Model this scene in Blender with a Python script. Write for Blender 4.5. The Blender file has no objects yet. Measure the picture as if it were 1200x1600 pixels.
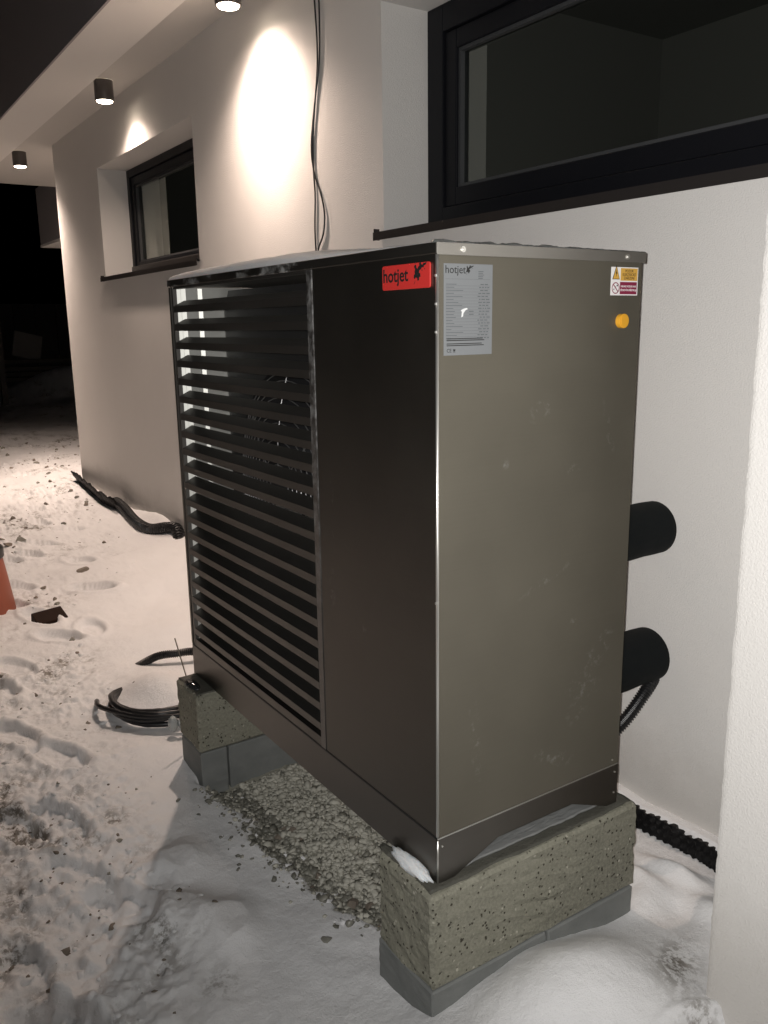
import bpy, bmesh, math, random
import numpy as np
from mathutils import Vector, Matrix

random.seed(7); np.random.seed(7)
rng = np.random.default_rng(7)
C = bpy.context.scene.collection
SC = bpy.context.scene

# ------------------------------------------------------------------ camera
def cam_axes(yaw, pitch, roll):
    cy, sy, cp, sp = math.cos(yaw), math.sin(yaw), math.cos(pitch), math.sin(pitch)
    f = Vector((sy*cp, cy*cp, -sp)); r = Vector((cy, -sy, 0)); u = r.cross(f)
    c, s = math.cos(roll), math.sin(roll)
    return c*r + s*u, -s*r + c*u, f
CAM = Vector((-0.9609, -1.2654, 1.1569))
r_, u_, f_ = cam_axes(0.5855, 0.2171, -0.0147)
cd = bpy.data.cameras.new('camera'); cam = bpy.data.objects.new('camera', cd); C.objects.link(cam)
cam.matrix_world = Matrix(((r_.x, u_.x, -f_.x, CAM.x), (r_.y, u_.y, -f_.y, CAM.y), (r_.z, u_.z, -f_.z, CAM.z), (0, 0, 0, 1)))
cd.sensor_fit = 'VERTICAL'; cd.sensor_height = 24; cd.lens = 1327.88/1600*24
cd.clip_start = .02; cd.clip_end = 400
SC.camera = cam

# ------------------------------------------------------------------ night sky, view
W = bpy.data.worlds.new('World'); SC.world = W; W.use_nodes = True
wn = W.node_tree.nodes; wl = W.node_tree.links; wn.clear()
sky = wn.new('ShaderNodeTexSky'); sky.sky_type = 'NISHITA'; sky.sun_disc = False
sky.sun_elevation = math.radians(-4); sky.sun_rotation = math.radians(200)
bg = wn.new('ShaderNodeBackground'); bg.inputs[1].default_value = 0.004
wo = wn.new('ShaderNodeOutputWorld'); wl.new(sky.outputs[0], bg.inputs[0]); wl.new(bg.outputs[0], wo.inputs[0])
SC.view_settings.view_transform = 'Standard'; SC.view_settings.look = 'None'
SC.view_settings.exposure = 0.0; SC.view_settings.gamma = 1.0; SC.view_settings.use_curve_mapping = False

# the phone's own flash, a point a couple of centimetres beside the lens
fl = bpy.data.lights.new('phone_flash', 'SPOT'); fl.energy = 182; fl.spot_size = math.radians(131); fl.spot_blend = 1; fl.color = (1.0, .975, .95); fl.shadow_soft_size = .006
flo = bpy.data.objects.new('phone_flash', fl); C.objects.link(flo); flo.location = CAM - r_*.018 + u_*.012 - f_*.004
flo.rotation_euler = (Vector((.95, .05, 1.15))-CAM).to_track_quat('-Z', 'Y').to_euler()

# ------------------------------------------------------------------ helpers
def mat(name, base=(.5, .5, .5), rough=.6, metal=0., spec=None):
    m = bpy.data.materials.new(name); m.use_nodes = True
    b = m.node_tree.nodes['Principled BSDF']
    b.inputs['Base Color'].default_value = (*base, 1); b.inputs['Roughness'].default_value = rough
    b.inputs['Metallic'].default_value = metal
    if spec is not None: b.inputs['Specular IOR Level'].default_value = spec
    return m
class NT:
    def __init__(s, m): s.t = m.node_tree; s.n = s.t.nodes; s.l = s.t.links; s.b = s.n.get('Principled BSDF')
    def new(s, typ, **kw):
        n = s.n.new(typ)
        for k, v in kw.items():
            if k.startswith('i_'): n.inputs[k[2:].replace('_', ' ')].default_value = v
            else: setattr(n, k, v)
        return n
    def link(s, a, b): s.l.new(a, b)
    def coord(s, scale=(1, 1, 1), kind='Object'):
        c = s.new('ShaderNodeTexCoord'); mp = s.new('ShaderNodeMapping'); mp.inputs['Scale'].default_value = scale
        s.link(c.outputs[kind], mp.inputs[0]); return mp.outputs[0]
    def noise(s, vec, scale, detail=4, rough=.6, dist=0.):
        n = s.new('ShaderNodeTexNoise'); n.inputs['Scale'].default_value = scale; n.inputs['Detail'].default_value = detail
        n.inputs['Roughness'].default_value = rough; n.inputs['Distortion'].default_value = dist
        if vec is not None: s.link(vec, n.inputs['Vector'])
        return n.outputs['Fac']
    def ramp(s, fac, *stops):
        r = s.new('ShaderNodeValToRGB'); e = r.color_ramp.elements
        while len(e) < len(stops): e.new(.5)
        for q, (p, c) in enumerate(stops):
            e[q].position = p; e[q].color = (c, c, c, 1) if isinstance(c, (int, float)) else (*c, 1)
        s.link(fac, r.inputs[0]); return r.outputs[0]
    def mix(s, fac, a, b, mode='MIX'):
        m = s.new('ShaderNodeMix', data_type='RGBA', blend_type=mode)
        for sock, v in ((m.inputs[0], fac), (m.inputs[6], a), (m.inputs[7], b)):
            if isinstance(v, (int, float)): sock.default_value = v
            elif isinstance(v, tuple): sock.default_value = (*v, 1)
            else: s.link(v, sock)
        return m.outputs[2]
    def math(s, op, a, b=None):
        m = s.new('ShaderNodeMath', operation=op)
        for sock, v in ((m.inputs[0], a), (m.inputs[1], b)):
            if v is None: continue
            if isinstance(v, (int, float)): sock.default_value = v
            else: s.link(v, sock)
        return m.outputs[0]
    def bump(s, h, dist, strength=1.):
        b = s.new('ShaderNodeBump'); b.inputs['Distance'].default_value = dist; b.inputs['Strength'].default_value = strength
        s.link(h, b.inputs['Height']); s.link(b.outputs[0], s.b.inputs['Normal']); return b
    def sep(s, kind='Object'):
        c = s.new('ShaderNodeTexCoord'); x = s.new('ShaderNodeSeparateXYZ'); s.link(c.outputs[kind], x.inputs[0]); return x.outputs

def link_obj(name, me, m=None, parent=None, mats=None):
    o = bpy.data.objects.new(name, me); C.objects.link(o)
    if m: me.materials.append(m)
    for q in (mats or []): me.materials.append(q)
    if parent: o.parent = parent
    return o
def tag(o, label=None, cat=None, group=None, kind=None):
    if label: o['label'] = label
    if cat: o['category'] = cat
    if group: o['group'] = group
    if kind: o['kind'] = kind
    return o
def empty(name, loc=(0, 0, 0), label=None, cat=None, group=None):
    o = bpy.data.objects.new(name, None); C.objects.link(o); o.location = loc; o.empty_display_size = .05
    return tag(o, label, cat, group)
class MB:
    """mesh builder; coordinates are world metres, .build subtracts the origin of the parent"""
    def __init__(s): s.v = []; s.f = []; s.mi = []
    def add(s, vs, fs, mi=0):
        o = len(s.v); s.v += [tuple(v) for v in vs]; s.f += [tuple(o+i for i in f) for f in fs]; s.mi += [mi]*len(fs); return s
    def box(s, x0, x1, y0, y1, z0, z1, mi=0):
        return s.add([(x0, y0, z0), (x1, y0, z0), (x1, y1, z0), (x0, y1, z0), (x0, y0, z1), (x1, y0, z1), (x1, y1, z1), (x0, y1, z1)],
                     [(0, 3, 2, 1), (4, 5, 6, 7), (0, 1, 5, 4), (1, 2, 6, 5), (2, 3, 7, 6), (3, 0, 4, 7)], mi)
    def tube(s, pts, r, n=10, closed=False, cap=True, rfun=None):
        pts = [Vector(p) for p in pts]; N = len(pts); rings = []; prev = None
        for i, p in enumerate(pts):
            a = pts[(i-1) % N] if (closed or i > 0) else p; b = pts[(i+1) % N] if (closed or i < N-1) else p
            t = (b-a).normalized()
            if prev is None:
                up = Vector((0, 0, 1)) if abs(t.z) < .9 else Vector((1, 0, 0)); nx = t.cross(up).normalized()
            else: nx = (prev - t*prev.dot(t)).normalized()
            prev = nx; ny = t.cross(nx); rr = rfun(i) if rfun else r
            rings.append([p + rr*(math.cos(2*math.pi*k/n)*nx + math.sin(2*math.pi*k/n)*ny) for k in range(n)])
        vs = [v for ring in rings for v in ring]; fs = []
        for i in range(N if closed else N-1):
            j = (i+1) % N
            for k in range(n): fs.append((i*n+k, i*n+(k+1) % n, j*n+(k+1) % n, j*n+k))
        if cap and not closed: fs += [tuple(range(n))[::-1], tuple((N-1)*n+k for k in range(n))]
        return s.add(vs, fs)
    def build(s, name, m=None, parent=None, smooth=False, bevel=0, mats=None, org=None):
        org = Vector(org) if org is not None else (world_org(parent) if parent else Vector((0, 0, 0)))
        me = bpy.data.meshes.new(name); me.from_pydata([Vector(v)-org for v in s.v], [], s.f); 
        if any(s.mi): me.polygons.foreach_set('material_index', s.mi)
        me.update()
        if smooth: me.polygons.foreach_set('use_smooth', [True]*len(me.polygons))
        o = link_obj(name, me, m, parent, mats)
        if not parent: o.location = org
        if bevel:
            md = o.modifiers.new('bevel', 'BEVEL'); md.width = bevel; md.segments = 2; md.limit_method = 'ANGLE'
        return o
def world_org(o):
    v = Vector((0, 0, 0))
    while o: v += o.location; o = o.parent
    return v
def resample(pts, step, smooth=True):
    P = [Vector(p) for p in pts]; out = []
    for i in range(len(P)-1):
        p0 = P[max(i-1, 0)]; p1 = P[i]; p2 = P[i+1]; p3 = P[min(i+2, len(P)-1)]
        n = max(2, int((p2-p1).length/step))
        for k in range(n):
            t = k/n
            out.append(.5*((2*p1)+(p2-p0)*t+(2*p0-5*p1+4*p2-p3)*t*t+(3*p1-p0-3*p2+p3)*t**3))
    out.append(P[-1]); return out

# numpy gradient noise
def _hash(ix, iy, seed):
    h = (ix.astype(np.int64)*374761393 + iy.astype(np.int64)*668265263 + seed*974711) & 0x7fffffff
    h = ((h ^ (h >> 13))*1274126177) & 0x7fffffff
    return ((h ^ (h >> 16)) & 0xffff)/65536.0*2*np.pi
def perlin(x, y, seed=0):
    ix, iy = np.floor(x), np.floor(y); fx, fy = x-ix, y-iy
    u, v = fx*fx*fx*(fx*(fx*6-15)+10), fy*fy*fy*(fy*(fy*6-15)+10)
    def g(dx, dy):
        a = _hash(ix+dx, iy+dy, seed); return np.cos(a)*(fx-dx)+np.sin(a)*(fy-dy)
    return ((g(0, 0)*(1-u)+g(1, 0)*u)*(1-v)+(g(0, 1)*(1-u)+g(1, 1)*u)*v)*1.5
def fbm(x, y, f, o=4, seed=0, g=.5):
    a = 1; s = 0; t = 0
    for k in range(o): s = s+a*perlin(x*f+k*17.3, y*f-k*9.1, seed+k); t += a; a *= g; f *= 2.03
    return s/t
def sstep(a, b, x): t = np.clip((x-a)/(b-a), 0, 1); return t*t*(3-2*t)
def gs(x, y, cx, cy, sx, sy, ang=0):
    c, s = math.cos(ang), math.sin(ang); dx, dy = x-cx, y-cy
    return np.exp(-((c*dx+s*dy)/sx)**2-((-s*dx+c*dy)/sy)**2)

# ------------------------------------------------------------------ materials
def m_snow():
    m = mat('snow', (.8, .8, .81), .55, spec=.3); n = NT(m); co = n.coord()
    at = n.new('ShaderNodeAttribute', attribute_name='dirt').outputs['Fac']
    fine = n.noise(co, 55, 5, .7); sp = n.noise(co, 22, 4, .65)
    spk = n.ramp(n.math('ADD', n.math('MULTIPLY', fine, .55), n.math('MULTIPLY', sp, .45)), (.46, 1.), (.54, 0.))
    d = n.math('MULTIPLY', at, spk)
    d2 = n.math('ADD', d, n.math('MULTIPLY', at, .05))
    col = n.mix(n.noise(co, 3, 3), (.82, .82, .83), (.90, .90, .90))
    dc = n.mix(n.noise(co, 40, 3), (.12, .105, .09), (.36, .335, .30))
    gr = n.new('ShaderNodeAttribute', attribute_name='grit').outputs['Fac']
    gc = n.mix(n.noise(co, 70, 5, .7), (.20, .195, .155), (.50, .485, .41))
    n.link(n.mix(gr, n.mix(d2, col, dc), gc), n.b.inputs['Base Color'])
    h = n.math('ADD', n.math('MULTIPLY', n.noise(co, 90, 5, .7), .6), n.math('MULTIPLY', n.noise(co, 420, 3, .7), .35))
    n.bump(h, .009, .7)
    return m
def m_stucco():
    m = mat('stucco', (.72, .70, .67), .85, spec=.2); n = NT(m); co = n.coord()
    v = n.noise(co, 3, 4)
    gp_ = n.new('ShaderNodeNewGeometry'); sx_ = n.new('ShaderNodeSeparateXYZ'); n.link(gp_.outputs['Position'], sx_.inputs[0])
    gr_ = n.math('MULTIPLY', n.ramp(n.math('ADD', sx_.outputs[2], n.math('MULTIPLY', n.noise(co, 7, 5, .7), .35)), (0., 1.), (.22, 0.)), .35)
    v2 = n.noise(n.coord((1, 1, .35)), 1.6, 4, .6)
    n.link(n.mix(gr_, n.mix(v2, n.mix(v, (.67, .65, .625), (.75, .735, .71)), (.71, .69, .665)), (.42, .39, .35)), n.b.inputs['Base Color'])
    h = n.math('ADD', n.noise(co, 230, 3, .6), n.math('MULTIPLY', n.noise(co, 480, 2), .4))
    n.bump(h, .0019, 1.)
    return m
def m_metal(name, base, rough, var=.05, smudge=(), frost=None, aniso=0, metal=1., spec=None):
    m = mat(name, base, rough, metal, spec); n = NT(m)
    br = n.noise(n.coord((3, 3, 240)), 1, 3); big = n.noise(n.coord(), 3, 5, .6)
    col = n.mix(big, tuple(c*.78 for c in base), tuple(min(1, c*1.2) for c in base))
    col = n.mix(n.math('MULTIPLY', br, .18), col, tuple(min(1, c*1.3) for c in base))
    rg = n.math('ADD', n.math('MULTIPLY', big, var*2), rough-var)
    met = None
    if smudge or frost:
        co = n.coord(); tot = None
        c = n.new('ShaderNodeTexCoord').outputs['Object']
        nz = n.noise(co, 45, 4, .7)
        for (p, s, r) in smudge:
            mp = n.new('ShaderNodeMapping'); mp.vector_type = 'POINT'
            sb = n.new('ShaderNodeVectorMath', operation='SUBTRACT'); n.link(c, sb.inputs[0]); sb.inputs[1].default_value = (p[0]-.276, p[1]-.69, p[2])
            mp.inputs['Scale'].default_value = s; mp.inputs['Rotation'].default_value = r
            # rotate first, then squash
            mp2 = n.new('ShaderNodeMapping'); mp2.inputs['Rotation'].default_value = r
            n.link(sb.outputs[0], mp2.inputs[0])
            mu = n.new('ShaderNodeVectorMath', operation='MULTIPLY'); n.link(mp2.outputs[0], mu.inputs[0]); mu.inputs[1].default_value = s
            ln = n.new('ShaderNodeVectorMath', operation='LENGTH'); n.link(mu.outputs[0], ln.inputs[0])
            a = n.math('MULTIPLY', n.ramp(ln.outputs['Value'], (0., 1.), (1., 0.)), n.ramp(nz, (.52, 0.), (.80, .38)))
            tot = a if tot is None else n.math('MAXIMUM', tot, a)
        if frost is not None:
            f = frost(n, nz); tot = f if tot is None else n.math('MAXIMUM', tot, f)
        col = n.mix(tot, col, (.62, .64, .64)); rg = n.math('MAXIMUM', rg, n.math('MULTIPLY', tot, .8))
        n.link(n.math('MULTIPLY', n.math('SUBTRACT', 1., tot), metal), n.b.inputs['Metallic'])
    n.link(col, n.b.inputs['Base Color']); n.link(rg, n.b.inputs['Roughness'])
    return m
SNOW = m_snow(); STUCCO = m_stucco()
smud = [((.268, 0, .985), (22, 1, 34), (0, .6, 0)), ((.36, 0, .85), (30, 1, 60), (0, 0, 0)), ((.45, 0, .40), (18, 1, 26), (0, .5, 0)), ((.42, 0, .34), (16, 1, 20), (0, 0, 0)),
        ((.40, 0, .28), (26, 1, 24), (0, .7, 0)), ((.385, 0, .505), (50, 1, 60), (0, 0, 0)), ((.49, 0, .44), (30, 1, 26), (0, 0, 0)), ((.17, 0, .88), (70, 1, 70), (0, 0, 0)), ((.10, 0, .30), (60, 1, 7), (0, .1, 0)), ((.30, 0, .62), (9, 1, 90), (0, .35, 0)), ((.33, 0, .19), (12, 1, 40), (0, -.4, 0)), ((.47, 0, .92), (80, 1, 12), (0, .3, 0))]
SIDE = m_metal('brushed_steel_side', (.168, .155, .124), .68, .04, smud, metal=.75)
FRONT = m_metal('brushed_steel_front', (.165, .155, .137), .43, .05, [((0, .41, .55), (1, 60, 14), (0, 0, 0)), ((0, .40, .75), (1, 110, 9), (0, 0, 0)), ((0, .27, .49), (1, 90, 60), (0, 0, 0))])
BASEM = m_metal('plinth_steel', (.175, .165, .15), .42)
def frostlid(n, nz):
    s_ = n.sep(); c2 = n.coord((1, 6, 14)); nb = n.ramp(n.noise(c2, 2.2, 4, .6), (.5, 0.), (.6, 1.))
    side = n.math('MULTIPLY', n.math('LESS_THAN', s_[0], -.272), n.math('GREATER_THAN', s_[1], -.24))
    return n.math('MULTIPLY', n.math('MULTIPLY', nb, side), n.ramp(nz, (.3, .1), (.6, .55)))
LIDLIT = m_metal('lid_steel_lit', (.42, .405, .375), .58, .05, (), frostlid)  # lit copy of the lid steel: light on the flange put into the colour
TRIM = mat('bright_steel_edge', (.8, .79, .75), .32, .9)
BLADE = m_metal('louvre_steel', (.21, .20, .185), .48)
def frostcol(n, nz):
    s = n.sep(); z = n.ramp(s[2], (0, 0.), (.35, .0), (.62, .35), (1., 1.))
    return n.math('MULTIPLY', n.ramp(nz, (.40, 0.), (.66, .5)), n.math('ADD', n.math('MULTIPLY', z, .8), .10))
POSTF = m_metal('frosted_post', (.22, .21, .2), .45, .05, (), frostcol)
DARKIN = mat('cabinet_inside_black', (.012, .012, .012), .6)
GALV = m_metal('galvanised_inside', (.62, .62, .58), .50)
FANM = mat('fan_black_plastic', (.015, .015, .016), .35)
WIRE = mat('guard_wire', (.35, .35, .35), .35, .8)
REDB = mat('red_badge', (.46, .028, .024), .45)
BLK = mat('black_print', (.012, .012, .012), .5)
GREYL = mat('silver_label', (.165, .175, .182), .5)
GREYP = mat('grey_print', (.075, .08, .085), .6)
WHITE = mat('white_vinyl', (.78, .77, .76), .5)
ORANGE = mat('amber_vinyl', (.62, .36, .07), .5)
MAROON = mat('maroon_vinyl', (.22, .02, .055), .5)
CAPM = mat('amber_plastic', (.72, .36, .03), .42)
FOAM = mat('black_pipe_foam', (.006, .0075, .008), .8, spec=.15); nn = NT(FOAM); nn.bump(nn.noise(nn.coord(), 160, 3), .002, .5)
RUB = mat('black_cable_plastic', (.012, .012, .013), .38)
MEMB = mat('black_membrane', (.006, .006, .0065), .45, spec=.3)
def m_frame():
    m = mat('anthracite_frame', (.008, .0085, .011), .45, spec=.2); n = NT(m); n.bump(n.noise(n.coord(), 300, 3), .0006, .4); return m
FRAME = m_frame()
SILLM = mat('dark_sill_sheet', (.022, .019, .018), .45)
GASK = mat('grey_gasket', (.05, .052, .055), .6)
def m_glass():
    m = bpy.data.materials.new('window_glass'); m.use_nodes = True; t = m.node_tree; t.nodes.clear()
    g = t.nodes.new('ShaderNodeBsdfGlossy'); g.inputs['Roughness'].default_value = .0; g.inputs['Color'].default_value = (.85, .9, .84, 1)
    tr = t.nodes.new('ShaderNodeBsdfTransparent'); tr.inputs['Color'].default_value = (.74, .755, .73, 1)
    lw = t.nodes.new('ShaderNodeLayerWeight'); lw.inputs[0].default_value = .5
    pw = t.nodes.new('ShaderNodeMath'); pw.operation = 'POWER'; pw.inputs[1].default_value = 3.6; t.links.new(lw.outputs['Facing'], pw.inputs[0])
    fr = t.nodes.new('ShaderNodeMath'); fr.operation = 'MULTIPLY_ADD'; fr.inputs[1].default_value = .85; fr.inputs[2].default_value = .13; fr.use_clamp = True; t.links.new(pw.outputs[0], fr.inputs[0])
    mx = t.nodes.new('ShaderNodeMixShader'); o = t.nodes.new('ShaderNodeOutputMaterial')
    t.links.new(fr.outputs[0], mx.inputs[0]); t.links.new(tr.outputs[0], mx.inputs[1]); t.links.new(g.outputs[0], mx.inputs[2]); t.links.new(mx.outputs[0], o.inputs[0])
    return m
GLASS = m_glass()
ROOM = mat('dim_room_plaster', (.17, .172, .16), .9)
FASC = mat('dark_fascia_sheet', (.30, .28, .285), .6); nn = NT(FASC); nn.bump(nn.noise(nn.coord(), 60, 3), .001, .3)
def m_concrete():
    m = mat('exposed_aggregate_concrete', (.25, .25, .2), .85, spec=.3); n = NT(m); co = n.coord()
    base = n.mix(n.noise(co, 9, 5), (.16, .157, .120), (.255, .25, .198))
    base = n.mix(n.ramp(n.noise(co, 5, 5, .65), (.45, .0), (.7, .55)), base, (.10, .10, .08))
    base = n.mix(n.ramp(n.noise(co, 130, 4, .7), (.4, 0.), (.65, 1.)), base, (.27, .262, .212))
    vo = n.new('ShaderNodeTexVoronoi'); vo.inputs['Scale'].default_value = 85; n.link(co, vo.inputs['Vector'])
    pit = n.ramp(n.math('ADD', vo.outputs['Distance'], n.math('MULTIPLY', n.noise(co, 90, 2), .35)), (.38, 1.), (.46, 0.))
    sel = n.ramp(n.noise(co, 62, 2), (.50, 0.), (.54, 1.))
    pit = n.math('MULTIPLY', pit, sel)
    vo2 = n.new('ShaderNodeTexVoronoi'); vo2.inputs['Scale'].default_value = 70; n.link(co, vo2.inputs['Vector'])
    li = n.math('MULTIPLY', n.ramp(vo2.outputs['Distance'], (.2, 1.), (.3, 0.)), n.ramp(n.noise(co, 30, 1), (.6, 0.), (.64, .7)))
    base = n.mix(pit, base, (.055, .05, .035)); base = n.mix(li, base, (.5, .48, .4))
    n.link(base, n.b.inputs['Base Color'])
    h = n.math('SUBTRACT', n.math('MULTIPLY', n.noise(co, 200, 3), .5), n.math('MULTIPLY', pit, 1.6))
    n.bump(h, .003, .8)
    return m
CONC = m_concrete()
def m_smoothc():
    m = mat('smooth_grey_concrete', (.2, .2, .2), .8); n = NT(m); co = n.coord()
    n.link(n.mix(n.noise(co, 14, 5), (.13, .14, .135), (.24, .245, .235)), n.b.inputs['Base Color'])
    n.bump(n.noise(co, 150, 4), .002, .5); return m
SMC = m_smoothc()
def m_stone(name, a, b, rough=.75):
    m = mat(name, a, rough); n = NT(m); oi = n.new('ShaderNodeNewGeometry')
    n.link(n.mix(n.math('MULTIPLY', n.math('ADD', oi.outputs['Random Per Island'], n.noise(n.coord(), 60, 3)), .5), a, b), n.b.inputs['Base Color'])
    n.bump(n.noise(n.coord(), 150, 4), .002, .6); return m
GRAV = m_stone('pale_crushed_gravel', (.30, .29, .245), (.60, .585, .51))
WETG = m_stone('wet_gravel', (.06, .06, .048), (.32, .31, .265), .4)
ROCK = m_stone('brown_grey_rock', (.10, .08, .06), (.26, .22, .18))
FELT = mat('bitumen_felt', (.085, .083, .068), .6); nn = NT(FELT); nn.bump(nn.noise(nn.coord(), 120, 5, .7), .006, .9)
FELTG = mat('grey_felt_sheet', (.20, .205, .20), .7); nn = NT(FELTG); nn.bump(nn.noise(nn.coord((1, 4, 1)), 40, 4), .006, .6)
BROWN = mat('dark_brown_clay', (.022, .011, .007), .8, spec=.15)
BUCK = mat('orange_red_plastic', (.36, .10, .055), .5)
ICE = mat('grey_ice', (.35, .37, .37), .25)
LAMPB = mat('lamp_housing_grey', (.10, .09, .085), .4, .3)
LENS = mat('lit_led_lens', (1, .9, .8), .3)
LENS.node_tree.nodes['Principled BSDF'].inputs['Emission Color'].default_value = (1, .84, .66, 1)
LENS.node_tree.nodes['Principled BSDF'].inputs['Emission Strength'].default_value = 25
WOOD = mat('weathered_timber', (.20, .17, .14), .85)
DARKW = mat('dark_hedge_wall', (.14, .13, .12), .9)

# ------------------------------------------------------------------ ground
NB = (-.038, .600, -.03, .172)     # near block footprint x0 x1 y0 y1
FB = (-.066, .575, 1.19, 1.376)
def ground_z(x, y):
    base = -.345 + .085*sstep(.2, 2.6, y) + .02*sstep(3, 7, y)
    base = base + .05*sstep(.45, .86, x)*sstep(-.9, .2, y) + 0*x
    base = base + .03*sstep(-.2, -1.4, x)*(1-sstep(1.5, 3, y))
    # ledge of snow between membrane and wall
    led = sstep(.895, .915, x)*(y < 3.6)
    z = base*(1-led) + (-.235)*led
    z = np.where((x > .80) & (x < .905) & (y < 3.6), z*.0 + (base + (.290*0)), z)
    # mounds beside the near block
    z = z + .150*gs(x, y, .24, -.16, .28, .19, -.05) + .03*gs(x, y, .42, -.45, .4, .3)
    z = z + .04*gs(x, y, -.20, -.12, .16, .12)
    # big trodden lumps in the shade
    z = z + .044*np.minimum(gs(x, y, -.345, .63, .075, .095, .3)*1.5, 1) + .036*np.minimum(gs(x, y, -.255, .53, .065, .10, -.5)*1.5, 1) + .030*np.minimum(gs(x, y, -.275, .85, .08, .07, .2)*1.4, 1)
    # drift by the far wall and lumps of snow near the coil
    z = z + .09*gs(x, y, .96, 4.45, .10, .45) + .05*gs(x, y, .45, 3.6, .3, .5) + .085*gs(x, y, .035, 1.85, .125, .15) + .03*gs(x, y, .28, 2.5, .2, .2)
    z = z + .05*gs(x, y, .8, 1.9, .25, .8)
    return z
def trod(x, y):
    """how trampled (lumpy and dirty) the snow is"""
    t = sstep(-.17, -.45, x-.16*(y-1.0)) * 1.0
    t = np.maximum(t, sstep(3.0, 4.4, y)*sstep(.72, .5, x-.12*(y-4.4)))
    t = np.maximum(t, sstep(5.2, 6.4, y)*1.0*sstep(.95, .75, x-.9*sstep(6.5, 7.2, y)*10))
    smoothn = fbm(x, y, 1.2, 3, 91)
    t = t*np.clip(.72+smoothn*1.6, .12, 1.1)
    t = t*(1-.85*gs(x, y, .35, 4.0, .5, 1.0)) * (1-.6*gs(x, y, .1, 2.3, .35, .7))
    return np.clip(t, 0, 1)
def snow_z(x, y):
    z = ground_z(x, y); t = trod(x, y)
    f1 = fbm(x, y, 2.2, 3, 3); f2 = fbm(x, y, 9, 4, 11, .55); f3 = fbm(x, y, 30, 3, 23, .6)
    rid = 1-np.abs(fbm(x, y, 7, 3, 31))*2.6
    z = z + .022*f1 + .005*f2
    f4 = fbm(x, y, 17, 3, 44, .55); f5 = perlin(x*38, y*38, 71); f6 = perlin(x*62+3, y*62, 72); z = z + (t*.9+.12)*(.010*np.clip(f5-.12, 0, 1) + .006*np.abs(f6)); z = z + t*(.020*f2 + .015*f4 + .011*f3 - .014*np.clip(rid-.55, 0, 1) + .012*np.abs(f4))
    # boot prints
    for (cx, cy, a, dep) in PRINTS:
        e = ((np.cos(a)*(x-cx)+np.sin(a)*(y-cy))/.062)**2+((-np.sin(a)*(x-cx)+np.cos(a)*(y-cy))/.145)**2
        z = z - dep*(1-sstep(.7, 1.05, e)) + dep*.35*np.exp(-((e-1.5)/.5)**2)
    # finger-like lumps near wall, right
    z = z + .035*gs(x, y, .70, .06, .032, .085, .15)+.035*gs(x, y, .79, .0, .028, .085, .1)+.02*gs(x, y, .66, -.02, .05, .06)+.03*gs(x, y, .74, -.16, .04, .07)-.02*gs(x, y, .69, -.10, .06, .05)
    # bare strip under the unit, snow dips below the gravel
    g = gravmask(x, y)
    z = z + g*(-.050+.035*gs(x, y, .16, .8, .14, .5)+.016*fbm(x, y, 9, 4, 5))
    far = sstep(8, 14, y); z = z + far*.25*fbm(x, y, .25, 2, 77)
    # snow pile in the dark background
    z = z + .55*gs(x, y, 3.6, 17.5, 1.3, .9)
    return z
def gravmask(x, y):
    b = -.020+.14*(1-sstep(.22, .62, y))+.05*fbm(x*0+3.3, y, 5, 3, 55)+.02*fbm(x, y, 22, 2, 56)
    return sstep(b-.035, b+.03, x)*sstep(.08, .16, y)*(1-sstep(1.22, 1.3, y))*(1-sstep(.58, .7, x))
PRINTS = [(-.47, .78, .5, .030), (-.62, 1.25, .35, .032), (-.42, 1.62, .45, .03), (-.70, .45, .6, .035), (-.5, 2.3, .3, .03), (-.15, 2.75, .5, .028),
          (-.9, 1.0, .3, .03), (-.25, 3.4, .4, .03), (.05, 4.4, .4, .03), (.3, 5.3, .3, .03), (-.33, .1, .9, .022), (-.8, .1, .4, .03), (.45, -.42, 1.3, .03)]
_r = random.Random(77)
PRINTS += [(-.35-.6*_r.random()+.17*yy, yy, _r.uniform(-.2, .9), .02+.012*_r.random()) for yy in [.3+.31*k for k in range(24)]]
PRINTS = [p for p in PRINTS if not (abs(p[0]) < .36 and 1.2 < p[1] < 2.5)]
def axis(lo, hi, a, b, step, grow):
    v = list(np.arange(a, b, step)); s = step
    while v[-1] < hi: s *= grow; v.append(v[-1]+s)
    s = step; w = [a]
    while w[0] > lo: s *= grow; w.insert(0, w[0]-s)
    return np.array(w[:-1]+v)
gx = axis(-60, 60, -1.10, 1.0, .0062, 1.035); gy = axis(-60, 110, -.65, 2.0, .0062, 1.0085)
XX, YY = np.meshgrid(gx, gy); ZZ = snow_z(XX, YY)
nx, ny = len(gx), len(gy)
co = np.stack([XX, YY, ZZ], -1).reshape(-1, 3)
idx = np.arange(nx*ny).reshape(ny, nx)
q = np.stack([idx[:-1, :-1], idx[:-1, 1:], idx[1:, 1:], idx[1:, :-1]], -1).reshape(-1, 4)
me = bpy.data.meshes.new('snow_ground'); me.vertices.add(len(co)); me.vertices.foreach_set('co', co.ravel().astype(np.float32))
me.loops.add(q.size); me.loops.foreach_set('vertex_index', q.ravel().astype(np.int32)); me.polygons.add(len(q))
me.polygons.foreach_set('loop_start', np.arange(0, q.size, 4, dtype=np.int32)); me.polygons.foreach_set('loop_total', np.full(len(q), 4, np.int32))
me.polygons.foreach_set('use_smooth', np.ones(len(q), bool)); me.update(calc_edges=True)
tr = trod(XX, YY); dn = fbm(XX, YY, 2.6, 3, 61)
low = np.clip(-(fbm(XX, YY, 9, 4, 11, .55))*2.2+.35, 0, 1)
gmk = gravmask(XX, YY); at = me.attributes.new('grit', 'FLOAT', 'POINT'); at.data.foreach_set('value', gmk.ravel().astype(np.float32))
dirt = np.clip(tr*(dn*2.6+.14)*low*1.6, 0, 1)
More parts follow.
